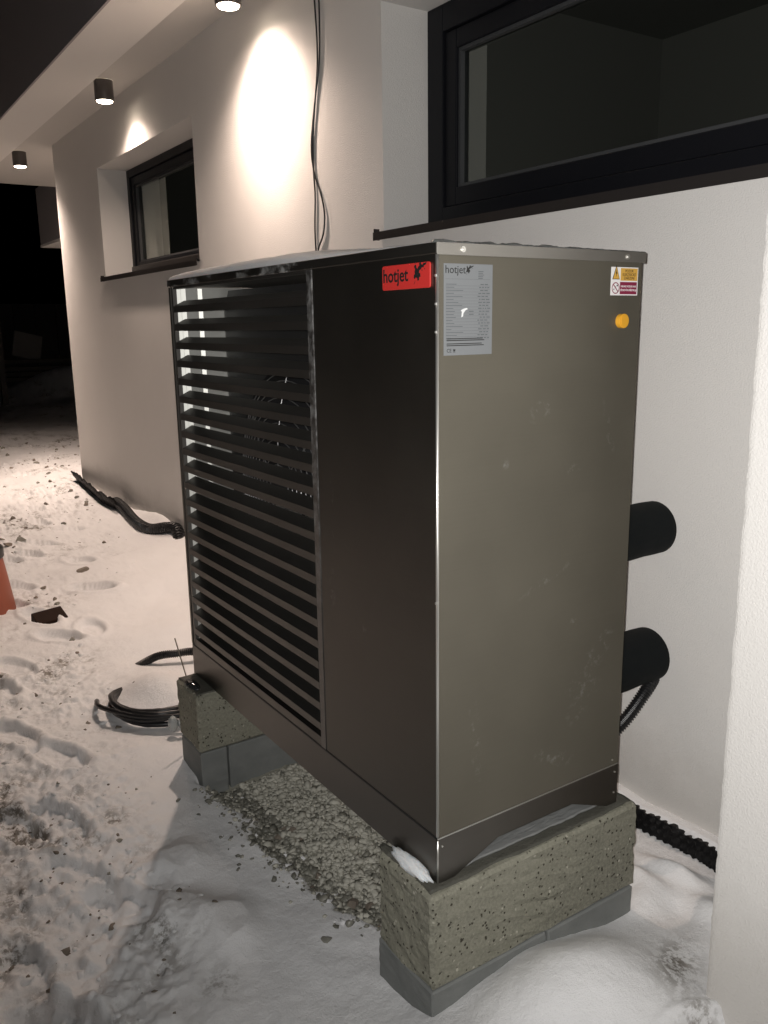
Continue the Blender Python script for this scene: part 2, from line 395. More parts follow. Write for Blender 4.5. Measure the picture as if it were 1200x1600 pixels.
for (dx_, dy_, sx_, sy_) in ((-.73, .74, .07, .035), (-.70, .585, .07, .03), (-.80, .66, .05, .03), (-.60, 1.75, .10, .05), (-.42, 1.35, .06, .03), (-.35, .37, .05, .04)): dirt += .55*gs(XX, YY, dx_, dy_, sx_, sy_, .5)
dirt += 1.0*gs(XX, YY, .50, -.235, .10, .045, .5)+.8*gs(XX, YY, .42, -.36, .05, .03, .2)
at = me.attributes.new('dirt', 'FLOAT', 'POINT'); at.data.foreach_set('value', np.clip(dirt, 0, 1).ravel().astype(np.float32))
g = link_obj('snow_ground', me, SNOW); tag(g, 'trampled snow covering the yard around the unit and along the wall', None, None, 'structure')

# ------------------------------------------------------------------ stones
def ico(sub):
    bm = bmesh.new(); bmesh.ops.create_icosphere(bm, subdivisions=sub, radius=1)
    v = np.array([p.co[:] for p in bm.verts]); f = np.array([[p.index for p in fc.verts] for fc in bm.faces]); bm.free(); return v, f
IV1, IF1 = ico(1); IV2, IF2 = ico(2)
def stone_shapes(k, V, seed, ang=.35):
    r = np.random.default_rng(seed); out = []
    for i in range(k):
        v = V.copy()
        for j in range(9):                        # chip flat facets
            d = r.normal(size=3); d /= np.linalg.norm(d); h = r.uniform(.32, .8); p = v@d
            v = v - np.outer(np.clip(p-h, 0, None), d)
        v += r.normal(scale=.03, size=v.shape)
        out.append(v*np.array([1, r.uniform(.6, .95), r.uniform(.4, .75)]))
    return out
def scatter(name, P, S, V, F, m, shapes, parent=None, smooth=False, jit=.25):
    n = len(P); nv = len(V); r = np.random.default_rng(len(P))
    allv = np.empty((n*nv, 3)); allf = np.empty((n*len(F), 3), int)
    for i in range(n):
        a = r.uniform(0, 6.28); c, s = math.cos(a), math.sin(a); b = r.normal(0, jit)
        v = shapes[i % len(shapes)]*S[i]
        v = v@np.array([[1, 0, 0], [0, math.cos(b), -math.sin(b)], [0, math.sin(b), math.cos(b)]])@np.array([[c, -s, 0], [s, c, 0], [0, 0, 1]])
        allv[i*nv:(i+1)*nv] = v+P[i]; allf[i*len(F):(i+1)*len(F)] = F+i*nv
    me = bpy.data.meshes.new(name); me.vertices.add(len(allv)); me.vertices.foreach_set('co', allv.ravel().astype(np.float32))
    me.loops.add(allf.size); me.loops.foreach_set('vertex_index', allf.ravel().astype(np.int32)); me.polygons.add(len(allf))
    me.polygons.foreach_set('loop_start', np.arange(0, allf.size, 3, dtype=np.int32)); me.polygons.foreach_set('loop_total', np.full(len(allf), 3, np.int32))
    if smooth: me.polygons.foreach_set('use_smooth', np.ones(len(allf), bool))
    me.update(calc_edges=True)
    return link_obj(name, me, m, parent)
SH1 = stone_shapes(14, IV1, 1); SH2 = stone_shapes(10, IV2, 2)

# gravel strip under the unit
gp = rng.uniform([-.2, .1], [.68, 1.32], (26000, 2)); gm = gravmask(gp[:, 0], gp[:, 1]); gt_ = gravmask(gp[:, 0]+.05, gp[:, 1]-.03)*.16+gravmask(gp[:, 0]+.11, gp[:, 1]-.04)*.025; gp = gp[rng.uniform(size=len(gp)) < np.maximum(gm, gt_)]
inb = (gp[:, 0] < .62) & (((gp[:, 1] < .185)) | (gp[:, 1] > 1.175)); gp = gp[~inb]
gz = snow_z(gp[:, 0], gp[:, 1])
P = np.c_[gp, gz]; S = rng.gamma(2.4, .0026, len(P))+.003
bedx = np.linspace(-.2, .68, 60); bedy = np.linspace(.1, 1.32, 80); BX, BY = np.meshgrid(bedx, bedy)
gz += S*.28
P = np.c_[gp, gz]
wet = (gp[:, 0] < .065+.10*(1-sstep(.2, .6, gp[:, 1]))+.05*fbm(gp[:, 0], gp[:, 1], 6, 2, 8)) & (rng.uniform(size=len(gp)) < .7) | (rng.uniform(size=len(gp)) < .08)
gb = scatter('gravel_bed', P[~wet], S[~wet], IV1, IF1, GRAV, SH1, jit=.6)
tag(gb, 'pale crushed gravel lying bare of snow under the heat pump', 'gravel', None, 'stuff')
wg = scatter('wet_gravel', P[wet], S[wet], IV1, IF1, WETG, SH1, jit=.6)
tag(wg, 'dark wet gravel along the edge where the snow ends beside the unit', 'gravel', None, 'stuff')

# ------------------------------------------------------------------ supports
def rough_block(name, x0, x1, y0, y1, z0, z1, m, label, cat, seed, amp=.003, bev=.008, group=None):
    org = Vector(((x0+x1)/2, (y0+y1)/2, z0)); bm = bmesh.new(); bmesh.ops.create_cube(bm, size=1)
    for v in bm.verts: v.co = Vector((v.co.x*(x1-x0), v.co.y*(y1-y0), (v.co.z+.5)*(z1-z0)))
    bmesh.ops.bevel(bm, geom=bm.edges[:], offset=bev, segments=1, affect='EDGES')
    bmesh.ops.subdivide_edges(bm, edges=[e for e in bm.edges if e.calc_length() > .05], cuts=14, use_grid_fill=True)
    for v in bm.verts:
        w = v.co+org; k = float(fbm(np.array(w.x*1.0+w.z*3.1), np.array(w.y+w.z*2.3), 14, 3, seed))
        c = v.co-Vector((0, 0, (z1-z0)/2)); v.co += c.normalized()*k*amp*2
    me = bpy.data.meshes.new(name); bm.to_mesh(me); bm.free(); me.polygons.foreach_set('use_smooth', [False]*len(me.polygons))
    o = link_obj(name, me, m); o.location = org; tag(o, label, cat, group); return o
rough_block('concrete_block', NB[0], NB[1], NB[2], NB[3], -.233, -.004, CONC, 'large exposed aggregate concrete block under the near end of the unit', 'concrete block', 4, .0042)
rough_block('concrete_paver', NB[0]+.004, .30, NB[2]+.003, NB[3]+.012, -.44, -.236, SMC, 'smooth grey footing block under the front corner of the near support', 'footing block', 5, .0015, .004)
rough_block('concrete_paver', .304, NB[1]-.004, NB[2]+.001, NB[3]+.010, -.44, -.236, SMC, 'smooth grey footing block under the wall side of the near support', 'footing block', 6, .0015, .004)
rough_block('concrete_block', FB[0], FB[1], FB[2], FB[3], -.206, -.004, CONC, 'exposed aggregate concrete block under the far louvred end of the unit', 'concrete block', 7)
rough_block('concrete_paver', FB[0]+.004, .030, FB[2]+.004, FB[3]-.003, -.42, -.209, SMC, 'small grey footing block at the front corner of the far support', 'footing block', 8, .0015, .004)
rough_block('concrete_paver', .035, FB[1], FB[2]+.002, FB[3]-.001, -.42, -.209, SMC, 'long grey footing block under the far support behind the corner piece', 'footing block', 9, .0015, .004)
def pad(name, x0, x1, y0, y1, z0, z1, m, label, seed, cat='felt pad'):
    n1, n2 = 70, 24; mb = MB(); vs = []; xs = np.linspace(x0, x1, n1); ys = np.linspace(y0, y1, n2)
    r = np.random.default_rng(seed)
    for top in (1, 0):
        for j, y in enumerate(ys):
            for i, x in enumerate(xs):
                ex = x; ey = y
                if j in (0, n2-1): ey += float(fbm(np.array(x), np.array(y), 11, 4, seed))*.010
                if i in (0, n1-1): ex += float(fbm(np.array(x), np.array(y), 11, 4, seed+1))*.010
                vs.append((ex, ey, (z1+float(fbm(np.array(x), np.array(y), 22, 3, seed+2))*.0025) if top else z0))
    fs = []; o = n1*n2
    for j in range(n2-1):
        for i in range(n1-1):
            a = j*n1+i; fs += [(a, a+1, a+n1+1, a+n1), (o+a, o+a+n1, o+a+n1+1, o+a+1)]
    for i in range(n1-1): fs += [(i+1, i, o+i, o+i+1), ((n2-1)*n1+i, (n2-1)*n1+i+1, o+(n2-1)*n1+i+1, o+(n2-1)*n1+i)]
    for j in range(n2-1): fs += [(j*n1, (j+1)*n1, o+(j+1)*n1, o+j*n1), ((j+1)*n1+n1-1, j*n1+n1-1, o+j*n1+n1-1, o+(j+1)*n1+n1-1)]
    mb.add(vs, fs); o = mb.build(name, m, None, True, org=((x0+x1)/2, (y0+y1)/2, z0)); tag(o, label, cat); return o
pad('felt_pad', -.026, .588, -.016, .162, -.008, -.0005, FELT, 'dark bitumen felt strip lying on top of the near concrete block', 3)
pad('felt_pad', -.060, .560, 1.198, 1.37, -.008, -.0005, FELT, 'wet dark felt strip lying on top of the far concrete block', 13)
pad('grey_liner', .06, .56, .012, .15, .0005, .004, FELTG, 'grey liner sheet visible in the notch of the plinth on the near block', 21, 'liner sheet')

# ------------------------------------------------------------------ heat pump
L, WX, H = 1.378, .5525, 1.30; ZB = .105; YP = .464; ZL = 1.279
hp = empty('heat_pump', (.276, .69, 0), 'large brushed steel heat pump with louvred front standing on concrete blocks', 'heat pump')
def part(name, mb, m, parent=hp, **k): return mb.build(name, m, parent, **k)
# side panel facing the camera, front panel, back, far end
part('side_panel', MB().box(.004, WX-.002, 0, .02, ZB+.002, ZL+.004), SIDE)
part('front_panel', MB().box(0, .02, .004, YP-.004, ZB+.003, ZL+.004), FRONT)
b = MB().box(WX-.012, WX, .022, YP+.08, ZB, ZL).box(WX-.012, WX, YP+.08, L-.022, ZB, .16).box(WX-.012, WX, YP+.08, L-.022, ZL-.04, ZL).box(WX-.012, WX, L-.05, L-.022, .16, ZL-.04)
part('back_panel', b, GALV)
part('end_panel', MB().box(.024, WX, L-.012, L, ZB, ZL), GALV)
part('edge_trim', MB().tube([(.0022, .0022, ZB+.004), (.0022, .0022, ZL)], .0034, 10), TRIM, smooth=True)
part('panel_seam', MB().box(.001, WX-.003, -.0012, .003, ZB-.0012, ZB+.0010), TRIM)
part('gap_shadow', MB().box(-.0012, .004, .006, L-.004, ZB-.001, ZB+.0025), BLK)
# plinth with notches
def notched(axis, a0, a1, n0, n1, h, inset):
    """plate polygon along an axis with a trapezoid notch"""
    P = [(a0, -.002), (n0, -.002), (n0+inset, h), (n1-inset, h), (n1, -.002), (a1, -.002), (a1, ZB-.003), (a0, ZB-.003)]
    return P
P8 = notched('x', 0, WX, .042, .522, .048, .125); mb = MB()
v = [(x, 0, z) for x, z in P8]+[(x, .003, z) for x, z in P8]
fr = [(0, 1, 2, 7), (2, 3, 6, 7), (3, 4, 5, 6)]
fs = [f for f in fr]+[tuple(8+i for i in f[::-1]) for f in fr]+[((i+1) % 8, i, 8+i, 8+(i+1) % 8) for i in range(8)]
mb.add(v, fs); part('plinth_side', mb, BASEM)
part('plinth_front', MB().box(0, .003, .004, L, -.002, ZB-.003), BASEM)
part('plinth_back', MB().box(WX-.003, WX, .004, L, -.002, ZB-.003), BASEM)
part('plinth_end', MB().box(.004, WX-.004, L-.003, L-.0002, -.002, ZB-.003), BASEM)
part('floor_pan', MB().box(.004, WX-.004, .22, L-.004, ZB-.012, ZB-.004), GALV)
part('corner_trim', MB().tube([(.0015, .0010, 0), (.0015, .0010, ZB-.004)], .0022, 8), TRIM, smooth=True)
for (x, z) in ((.012, .085), (WX-.012, .085), (WX-.012, .03), (.53, .12)): part('rivet', MB().tube([(x, .001, z), (x, -.0022, z)], .0022, 8), TRIM)
# lid
LIDSHADE = m_metal('lid_steel_shaded', (.17, .16, .145), .45, .05, (), frostlid)  # shaded copy of the lid steel: unlit front put into a darker colour
lid = part('lid', MB().box(-.003, WX+.003, -.002, L+.004, ZL+.001, H), LIDSHADE, bevel=.0012)
part('flange', MB().box(-.0026, WX+.004, -.005, -.0022, ZL-.001, H-.0004), LIDLIT, parent=lid, bevel=.0006)
for x in (.056, .499):
    s = MB().tube([(x, -.0035, 1.2885), (x, -.0065, 1.2885)], .0055, 14).tube([(x, -.0063, 1.2885), (x, -.0085, 1.2885)], .003, 12)
    s.build('screw', TRIM, lid, smooth=False)
for z in (1.24, 1.19, 1.14, .62): part('hinge_pin', MB().tube([(-.0012, .0015, z), (-.0012, .0015, z+.004)], .0028, 8), TRIM)
# louvre frame
Z0L, Z1L = .132, 1.268; Y0L, Y1L = .487, 1.343
part('louvre_post', MB().box(-.001, .024, YP, Y0L, ZB+.003, ZL), POSTF)
part('louvre_post', MB().box(-.001, .012, Y1L, Y1L+.010, ZB+.003, ZL).box(.004, .024, Y1L+.010, Y1L+.022, ZB+.003, ZL), BLADE)
part('corner_post', MB().box(-.001, .022, L-.0125, L, ZB+.003, ZL), FRONT)
part('louvre_rail', MB().box(0, .02, Y0L+.0005, Y1L-.0005, ZB+.003, Z0L), BASEM)
part('louvre_rail', MB().box(0, .02, Y0L+.0005, Y1L-.0005, Z1L+.004, ZL), BLADE)
pitch = .0553
mb = MB()
lip, dep = .018, .034
prof = [(0, 0), (0, lip), (dep, lip+.0165), (dep, lip+.018), (-.001, lip+.0015), (-.001, 0)]
me_blade = None
for k in range(20):
    z = 1.264-.0125-pitch*(k+1)+.006
    if me_blade is None:
        vs = [(px, Y0L+.001-.69, pz) for px, pz in prof]+[(px, Y1L-.001-.69, pz) for px, pz in prof]
        n6 = 6; fs = [(0, 1, 4, 5)[::-1], (1, 2, 3, 4)[::-1], (6, 7, 10, 11), (7, 8, 9, 10)]+[(i, (i+1) % 6, 6+(i+1) % 6, 6+i) for i in range(6)]
        me_blade = bpy.data.meshes.new('louvre_blade'); me_blade.from_pydata([(a-.276, b, c) for a, b, c in vs], [], fs); me_blade.update(); me_blade.materials.append(BLADE)
    o = bpy.data.objects.new('louvre_blade', me_blade); C.objects.link(o); o.parent = hp; o.location = (0, 0, z)
# inside: folded end liner, fan deck with guard, coil
mb = MB().box(.03, .16, L-.020, L-.014, ZB, ZL-.004)
def fold(x0, y0, x1, y1):
    mb.add([(x0, y0, ZB), (x1, y1, ZB), (x1+.001, y1+.012, ZB), (x0, y0, ZL-.004), (x1, y1, ZL-.004), (x1+.001, y1+.012, ZL-.004)], [(0, 1, 4, 3), (1, 2, 5, 4)])
fold(.013, L-.030, .024, L-.036); fold(.027, L-.030, .040, L-.037); fold(.086, L-.021, .098, L-.027)
part('end_liner', mb, GALV)
deck = MB(); FC = Vector((.175, .93, .68)); R0 = .36; N = 64
ring = [(FC.x, FC.y+R0*math.cos(2*math.pi*k/N), FC.z+R0*math.sin(2*math.pi*k/N)) for k in range(N)]
def sq(k):
    a = 2*math.pi*k/N; c, s = math.cos(a), math.sin(a)
    ty = ((L-.015-FC.y) if c > 0 else (FC.y-YP-.02))/max(abs(c), 1e-6); tz = ((ZL-.01-FC.z) if s > 0 else (FC.z-ZB))/max(abs(s), 1e-6); t = min(ty, tz)
    return (FC.x, FC.y+t*c, FC.z+t*s)
outr = [sq(k) for k in range(N)]
deck.add(ring+outr, [(k, (k+1) % N, N+(k+1) % N, N+k) for k in range(N)])
ring2 = [(FC.x+.10, y, z) for _, y, z in ring]
deck.add(ring+ring2, [((k+1) % N, k, N+k, N+(k+1) % N) for k in range(N)])
part('fan_deck', deck, DARKIN)
gd = MB()
for rr in np.arange(.06, R0+.02, .024):
    gd.tube([(FC.x-.045+.05*(rr/R0)**3, FC.y+rr*math.cos(t), FC.z+rr*math.sin(t)) for t in np.linspace(0, 2*math.pi, 56, endpoint=False)], .0016, 5, closed=True)
for a in np.linspace(0, 2*math.pi, 8, endpoint=False):
    gd.tube([(FC.x-.047+.05*(q/R0)**3, FC.y+q*math.cos(a), FC.z+q*math.sin(a)) for q in (.05, .15, .25, .33, .38)], .0022, 5)
part('fan_guard', gd, WIRE, smooth=True)
hub = MB().tube([(FC.x+.02, FC.y, FC.z), (FC.x+.09, FC.y, FC.z)], .07, 24)
fan = part('fan_rotor', hub, FANM)
for k in range(5):
    a0 = 2*math.pi*k/5; bl = MB(); vs = []
    for i in range(7):
        rr = .06+(R0-.075)*i/6
        for j in range(5):
            a = a0+(j-2)*.16*(1+.6*i/6); vs.append((FC.x+.055+(j-2)*.016, FC.y+rr*math.cos(a), FC.z+rr*math.sin(a)))
    bl.add(vs, [(i*5+j, i*5+j+1, (i+1)*5+j+1, (i+1)*5+j) for i in range(6) for j in range(4)])
    bl.build('fan_blade', FANM, fan, smooth=True)
co_ = MB()
for k in range(120): y = YP+.09+k*(L-.06-YP-.09)/119; co_.box(WX-.05, WX-.014, y, y+.0012, .17, ZL-.05)
c_o = part('evaporator_fins', co_, DARKIN); c_o['kind'] = 'stuff'
part('divider_panel', MB().box(.03, WX-.015, YP+.008, YP+.012, ZB, ZL-.005), DARKIN)

# ---- lettering helpers
def text_mesh(body, size, pos, plane, m, name, parent, depth=.0004, shear=0, sx=1., align='LEFT', bold=0):
    cu = bpy.data.curves.new(name, 'FONT'); cu.body = body; cu.size = size; cu.extrude = depth; cu.resolution_u = 3; cu.align_x = align; cu.offset = bold; cu.space_character = 1.0
    t = bpy.data.objects.new('tmp', cu); C.objects.link(t); bpy.context.view_layer.update()
    dg = bpy.context.evaluated_depsgraph_get(); me = bpy.data.meshes.new_from_object(t.evaluated_get(dg)); bpy.data.objects.remove(t)
    o = link_obj(name, me, m, parent); org = world_org(parent)
    if plane == 'side': ex, ey, ez = Vector((1, 0, 0)), Vector((0, 0, 1)), Vector((0, -1, 0))
    else: ex, ey, ez = Vector((0, -1, 0)), Vector((0, 0, 1)), Vector((-1, 0, 0))
    M = Matrix(((ex.x*sx, ey.x, ez.x, 0), (ex.y*sx, ey.y, ez.y, 0), (ex.z*sx, ey.z, ez.z, 0), (0, 0, 0, 1)))
    me.transform(M); me.transform(Matrix.Translation(Vector(pos)-org)); return o
def poly(pts, pos, sc, plane, m, name, parent, depth=.0004):
    """extrude 2d polygons (list of polygons)"""
    mb = MB(); P0 = Vector(pos)
    ex = Vector((1, 0, 0)) if plane == 'side' else Vector((0, -1, 0)); ez = Vector((0, -1, 0)) if plane == 'side' else Vector((-1, 0, 0)); ey = Vector((0, 0, 1))
    for pl_ in pts:
        a = [P0+ex*(x*sc)+ey*(y*sc) for x, y in pl_]; b = [p+ez*depth for p in a]; n = len(a)
        mb.add(a+b, [tuple(range(n))[::-1], tuple(range(n, 2*n))]+[(i, (i+1) % n, n+(i+1) % n, n+i) for i in range(n)])
    o = mb.build(name, m, parent)
    bm = bmesh.new(); bm.from_mesh(o.data); bmesh.ops.triangulate(bm, faces=bm.faces[:]); bmesh.ops.recalc_face_normals(bm, faces=bm.faces[:]); bm.to_mesh(o.data); bm.free()
    return o
SPLAT = [[(.02, .30), (.10, .26), (.16, .34), (.28, .28), (.30, .18), (.40, .20), (.42, .34), (.52, .34), (.50, .48), (.40, .52), (.44, .62), (.56, .66), (.62, .74), (.74, .72), (.78, .80), (.92, .84), (.98, .96), (.84, .90), (.74, .92), (.68, .84), (.58, .86),
           (.54, .96), (.42, .92), (.44, .82), (.36, .78), (.30, .68), (.22, .74), (.20, .86), (.10, .86), (.04, .78), (.12, .68), (.08, .58), (.10, .48), (.02, .42)],
         [(.06, .10), (.12, .20), (.10, .12), (.02, .02)], [(.60, .60), (.66, .58), (.64, .66)], [(.10, .92), (.14, .90), (.13, .98)], [(.80, .66), (.86, .62), (.84, .70)]]
# red badge on the front
bd = MB(); yA, yB, zA, zB, rr = .172, .016, 1.2215, 1.2675, .005
pts = []
for (cy_, cz_, a0) in ((yB+rr, zA+rr, 180), (yA-rr, zA+rr, 270), (yA-rr, zB-rr, 0), (yB+rr, zB-rr, 90)):
    for t in range(5):
        a = math.radians(a0+90*t/4); pts.append((cy_+rr*math.cos(a), cz_+rr*math.sin(a)))
n_ = len(pts); bd.add([(-.0005, y, z) for y, z in pts]+[(-.004, y, z) for y, z in pts], [tuple(range(n_)), tuple(range(n_, 2*n_))[::-1]]+[((i+1) % n_, i, n_+i, n_+(i+1) % n_) for i in range(n_)])
badge = part('name_badge', bd, REDB, bevel=.0008)
text_mesh('hotjet', .0350, (-.004, .169, 1.2365), 'front', BLK, 'lettering', badge, .0004, sx=1.0, bold=.0006)
poly(SPLAT, (-.0042, .066, 1.2275), .042, 'front', BLK, 'emblem', badge)
# rating label on the side
lab = part('rating_label', MB().box(.0150, .1305, -.0009, .0, 1.0990, 1.2635), GREYL)
text_mesh('hotjet', .0200, (.0175, -.0009, 1.2465), 'side', BLK, 'lettering', lab, .0003)
poly(SPLAT, (.0665, -.0010, 1.2435), .0185, 'side', BLK, 'emblem', lab, .0003)
pr = MB(); r2 = random.Random(4)
def bar(x0, x1, z, h): pr.box(x0, x1, -.0012, -.00091, z, z+h)
for k in range(5):
    bar(.096, .096+.010+.009*r2.random(), 1.2500-.0031*k, .0012)
bar(.0185, .124, 1.2362, .0004)
for k in range(19):
    z = 1.2265-.0054*k; bar(.0195, .124, z-.0022, .00035)
    bar(.0200, .0200+.012+.03*r2.random(), z, .0011)
    x = .094+r2.random()*.008
    while x < .119:
        w = .003+.006*r2.random(); bar(x, x+w, z, .0016); x += w+.0025
    if k in (9, 10): bar(.074, .074+.011, z, .0015)
part('fine_print', pr, GREYP, parent=lab)
pr = MB()
for z, w in ((1.1285, .086), (1.1252, .090), (1.1192, .084), (1.1160, .089)): bar(.0215, .0215+w, z, .0016)
part('small_print', pr, BLK, parent=lab)
text_mesh('CE', .0095, (.0215, -.0009, 1.1045), 'side', BLK, 'lettering', lab, .0003)
poly([[(0, .9), (1, .9), (1, 1.05), (0, 1.05)], [(.15, .3), (.85, .3), (.95, .85), (.05, .85)], [(.05, 0), (.95, 0), (.95, .14), (.05, .14)]], (.0365, -.001, 1.1045), .0055, 'side', BLK, 'bin_symbol', lab, .0003)
poly([[(0, 0), (.3, .1), (.35, .5), (.7, .9), (1.1, 1.05), (.9, 1.2), (.4, 1.1), (-.1, .9), (.1, .7)]], (.0555, -.0012, 1.1680), .014, 'side', mat('paint_scuff', (.62, .63, .63), .7), 'scuff', lab, .0002)
# warning sticker
st = part('warning_sticker', MB().box(.4555, .5385, -.0008, 0, 1.2100, 1.2675), WHITE)
part('amber_field', MB().box(.484, .5365, -.0011, -.00081, 1.2400, 1.2655), ORANGE, parent=st)
part('maroon_field', MB().box(.483, .5355, -.0011, -.00081, 1.2123, 1.2375), MAROON, parent=st)
for k, t in enumerate(('POZOR', 'ELEKTRICKÉ', 'ZAŘÍZENÍ')): text_mesh(t, .0082, (.5103, -.0011, 1.2572-.0073*k), 'side', mat('brown_print', (.05, .03, .015), .5) if k == 0 else bpy.data.materials['brown_print'], 'lettering', st, .0003, align='CENTER', sx=.92)
for k, t in enumerate(('NEHAS VODOU ANI', 'PĚNOVÝMI PŘÍSTROJI')): text_mesh(t, .0060, (.5093, -.0011, 1.2265-.0078*k), 'side', WHITE, 'lettering', st, .0003, align='CENTER', sx=.86)
poly([[(0, 0), (1, 0), (.5, 1.3)]], (.4590, -.0008, 1.2425), .0225, 'side', BLK, 'warning_triangle', st, .0003)
poly([[(.09, .055), (.91, .055), (.5, 1.14)]], (.4590, -.0012, 1.2425), .0225, 'side', ORANGE, 'triangle_fill', st, .0003)
poly([[(.52, .95), (.40, .52), (.50, .52), (.44, .18), (.62, .62), (.52, .60)]], (.4590, -.0016, 1.2425), .0225, 'side', BLK, 'lightning_mark', st, .0003)
rg_ = MB(); cx, cz, ra, rb, n_ = .4697, 1.2248, .0118, .0098, 32
rg_.add([(cx+r*math.cos(2*math.pi*k/n_), -.0013, cz+r*math.sin(2*math.pi*k/n_)) for r in (ra, rb) for k in range(n_)], [(k, (k+1) % n_, n_+(k+1) % n_, n_+k) for k in range(n_)])
rg_.add([(cx-.0078, -.0014, cz+.0062), (cx-.0062, -.0014, cz+.0078), (cx+.0078, -.0014, cz-.0062), (cx+.0062, -.0014, cz-.0078)], [(0, 1, 2, 3)])
part('prohibition_ring', rg_, MAROON, parent=st)
poly([[(.55, .5), (.95, .45), (1.05, .8), (.7, .95), (.5, .75)], [(-.2, .1), (.1, .0), (.3, .35), (.1, .5)], [(-.75, -.5), (-.5, -.6), (-.35, -.2), (-.6, -.1)]], (cx-.001, -.0011, cz), .0075, 'side', BLK, 'bucket_mark', st, .0002)
cp = part('amber_cap', MB().tube([(.490, .001, 1.157), (.490, -.011, 1.157)], .0150, 32).tube([(.490, -.0108, 1.157), (.490, -.0125, 1.157)], .0115, 28), CAPM, bevel=.0008)

# ------------------------------------------------------------------ snow and ice lying on the unit
def slab(name, x0, x1, y0, y1, zfun, z0, m, label, cat, nx_=70, ny_=160):
    xs = np.linspace(x0, x1, nx_); ys = np.linspace(y0, y1, ny_); Xg, Yg = np.meshgrid(xs, ys); Zg = zfun(Xg, Yg)
    mb = MB(); vs = [(Xg[j, i], Yg[j, i], Zg[j, i]) for j in range(ny_) for i in range(nx_)]
    mb.add(vs, [(j*nx_+i, j*nx_+i+1, (j+1)*nx_+i+1, (j+1)*nx_+i) for j in range(ny_-1) for i in range(nx_-1)])
    o = mb.build(name, m, None, True, org=((x0+x1)/2, (y0+y1)/2, z0)); return tag(o, label, cat)
def lidsnow(x, y):
    e = np.minimum(np.minimum(x+.001, WX-x), np.minimum(y+.003+.5*0, L+.002-y))
    e = e + .006*fbm(x, y, 14, 3, 71)
    th = .013 + .028*sstep(.15, .75, y) - .004*sstep(.9, 1.3, y) + .004*fbm(x, y, 7, 3, 72)
    th = th*(1-.7*sstep(.25, -.02, y))
    round_ = np.sqrt(np.clip(1-(1-np.clip(e/.19, 0, 1))**2, 0, 1))
    return np.where(e > .001, 1.2995+th*round_+.0012*fbm(x, y, 60, 2, 73)+.001, 1.2985)
slab('snow_layer', -.003, WX+.003, -.003, L+.003, lidsnow, 1.30, mat('packed_snow', (.88, .88, .88), .6), 'layer of snow with rounded edge lying on the lid of the heat pump', 'snow')
_p = bpy.data.materials['packed_snow'].node_tree.nodes['Principled BSDF']; _p.inputs['Subsurface Weight'].default_value = .85; _p.inputs['Subsurface Radius'].default_value = (.05, .042, .038); _p.inputs['Subsurface Scale'].default_value = 1.
NT(bpy.data.materials['packed_snow']).bump(NT(bpy.data.materials['packed_snow']).noise(NT(bpy.data.materials['packed_snow']).coord(), 160, 4), .004, .6)
def iceridge(x, y):
    e = np.minimum(x+.003, WX+.002-x); f = np.abs(y-.006)/.012
    h = .0015+.0045*np.clip(.5+fbm(x, y, 24, 4, 81)*1.6, 0, 1)*sstep(.56, .25, x)+.0015*np.clip(fbm(x, y, 90, 2, 82), 0, 1)
    return np.where((f < 1) & (e > 0), 1.2995+h*np.sqrt(np.clip(1-f*f, 0, 1)), 1.2990)
o = slab('ice_crust', -.003, WX+.003, -.0055, .020, iceridge, 1.30, mat('dark_crusted_ice', (.12, .125, .12), .3), 'thin dark icy crust along the edge of the lid above the side panel', 'ice', 260, 12)
def lump(name, c, s, m, label, cat, seed, rz=0, sub=4, amp=.18):
    bm = bmesh.new(); bmesh.ops.create_icosphere(bm, subdivisions=sub, radius=1)
    for v in bm.verts:
        p = v.co; k = float(fbm(np.array(p.x*1.3+p.z), np.array(p.y*1.3-p.z*.7), 1.6, 4, seed)); v.co = p*(1+k*amp*2)
        v.co = Vector((v.co.x*s[0], v.co.y*s[1], v.co.z*s[2]))
    me = bpy.data.meshes.new(name); bm.to_mesh(me); bm.free(); me.polygons.foreach_set('use_smooth', [True]*len(me.polygons))
    o = link_obj(name, me, m); o.location = c; o.rotation_euler = (0, 0, rz); return tag(o, label, cat)
lump('snow_chunk', (-.016, .075, .010), (.016, .070, .016), bpy.data.materials['packed_snow'], 'oblong chunk of white snow on the near block beside the plinth', 'snow', 5, .0)
lump('ice_lump', (-.02, .155, .0), (.012, .03, .006), FELT, 'small dark icy lump at the outer edge of the near block', 'ice', 6)
lump('ice_lump', (-.045, 1.28, .002), (.018, .05, .008), mat('wet_dark_ice', (.03, .032, .034), .12), 'glistening wet ice patch on the far block beside the plinth', 'ice', 7)

# ------------------------------------------------------------------ pipes between unit and wall
def lagged_pipe(z, x1, r, label):
    mb = MB(); yy = .245; n = 26
    xs = list(np.linspace(WX-.01, x1-.004, 24)); 
    mb.tube([(x, yy+.0015*math.sin(x*30), z) for x in xs], r, 40, rfun=lambda i: r*(1+.006*math.sin(i*1.3)))
    o = mb.build('insulated_pipe', FOAM, None, True, org=(.75, yy, z)); tag(o, label, 'pipe', 'black foam lagged pipes entering the wall'); return o
lagged_pipe(.592, .957, .074, 'upper black insulated pipe running from the unit into the wall')
lagged_pipe(.215, .957, .078, 'lower black insulated pipe running from the unit into the wall')
def corr(name, path, r, label, cat, m=RUB, period=.008, amp=.10, step=.002):
    P = resample(path, step); 
    mb = MB(); mb.tube(P, r, 14, rfun=lambda i: r*(1+amp*(1 if (i*step/period) % 1 < .5 else -1))); o = mb.build(name, m, None, False, org=path[0])
    return tag(o, label, cat)
corr('corrugated_conduit', [(.945, .215, .150), (.90, .205, .125), (.84, .215, .06), (.79, .24, .00), (.74, .27, -.05), (.66, .33, -.08)], .017, 'thin black corrugated conduit curving down below the lower insulated pipe', 'conduit')

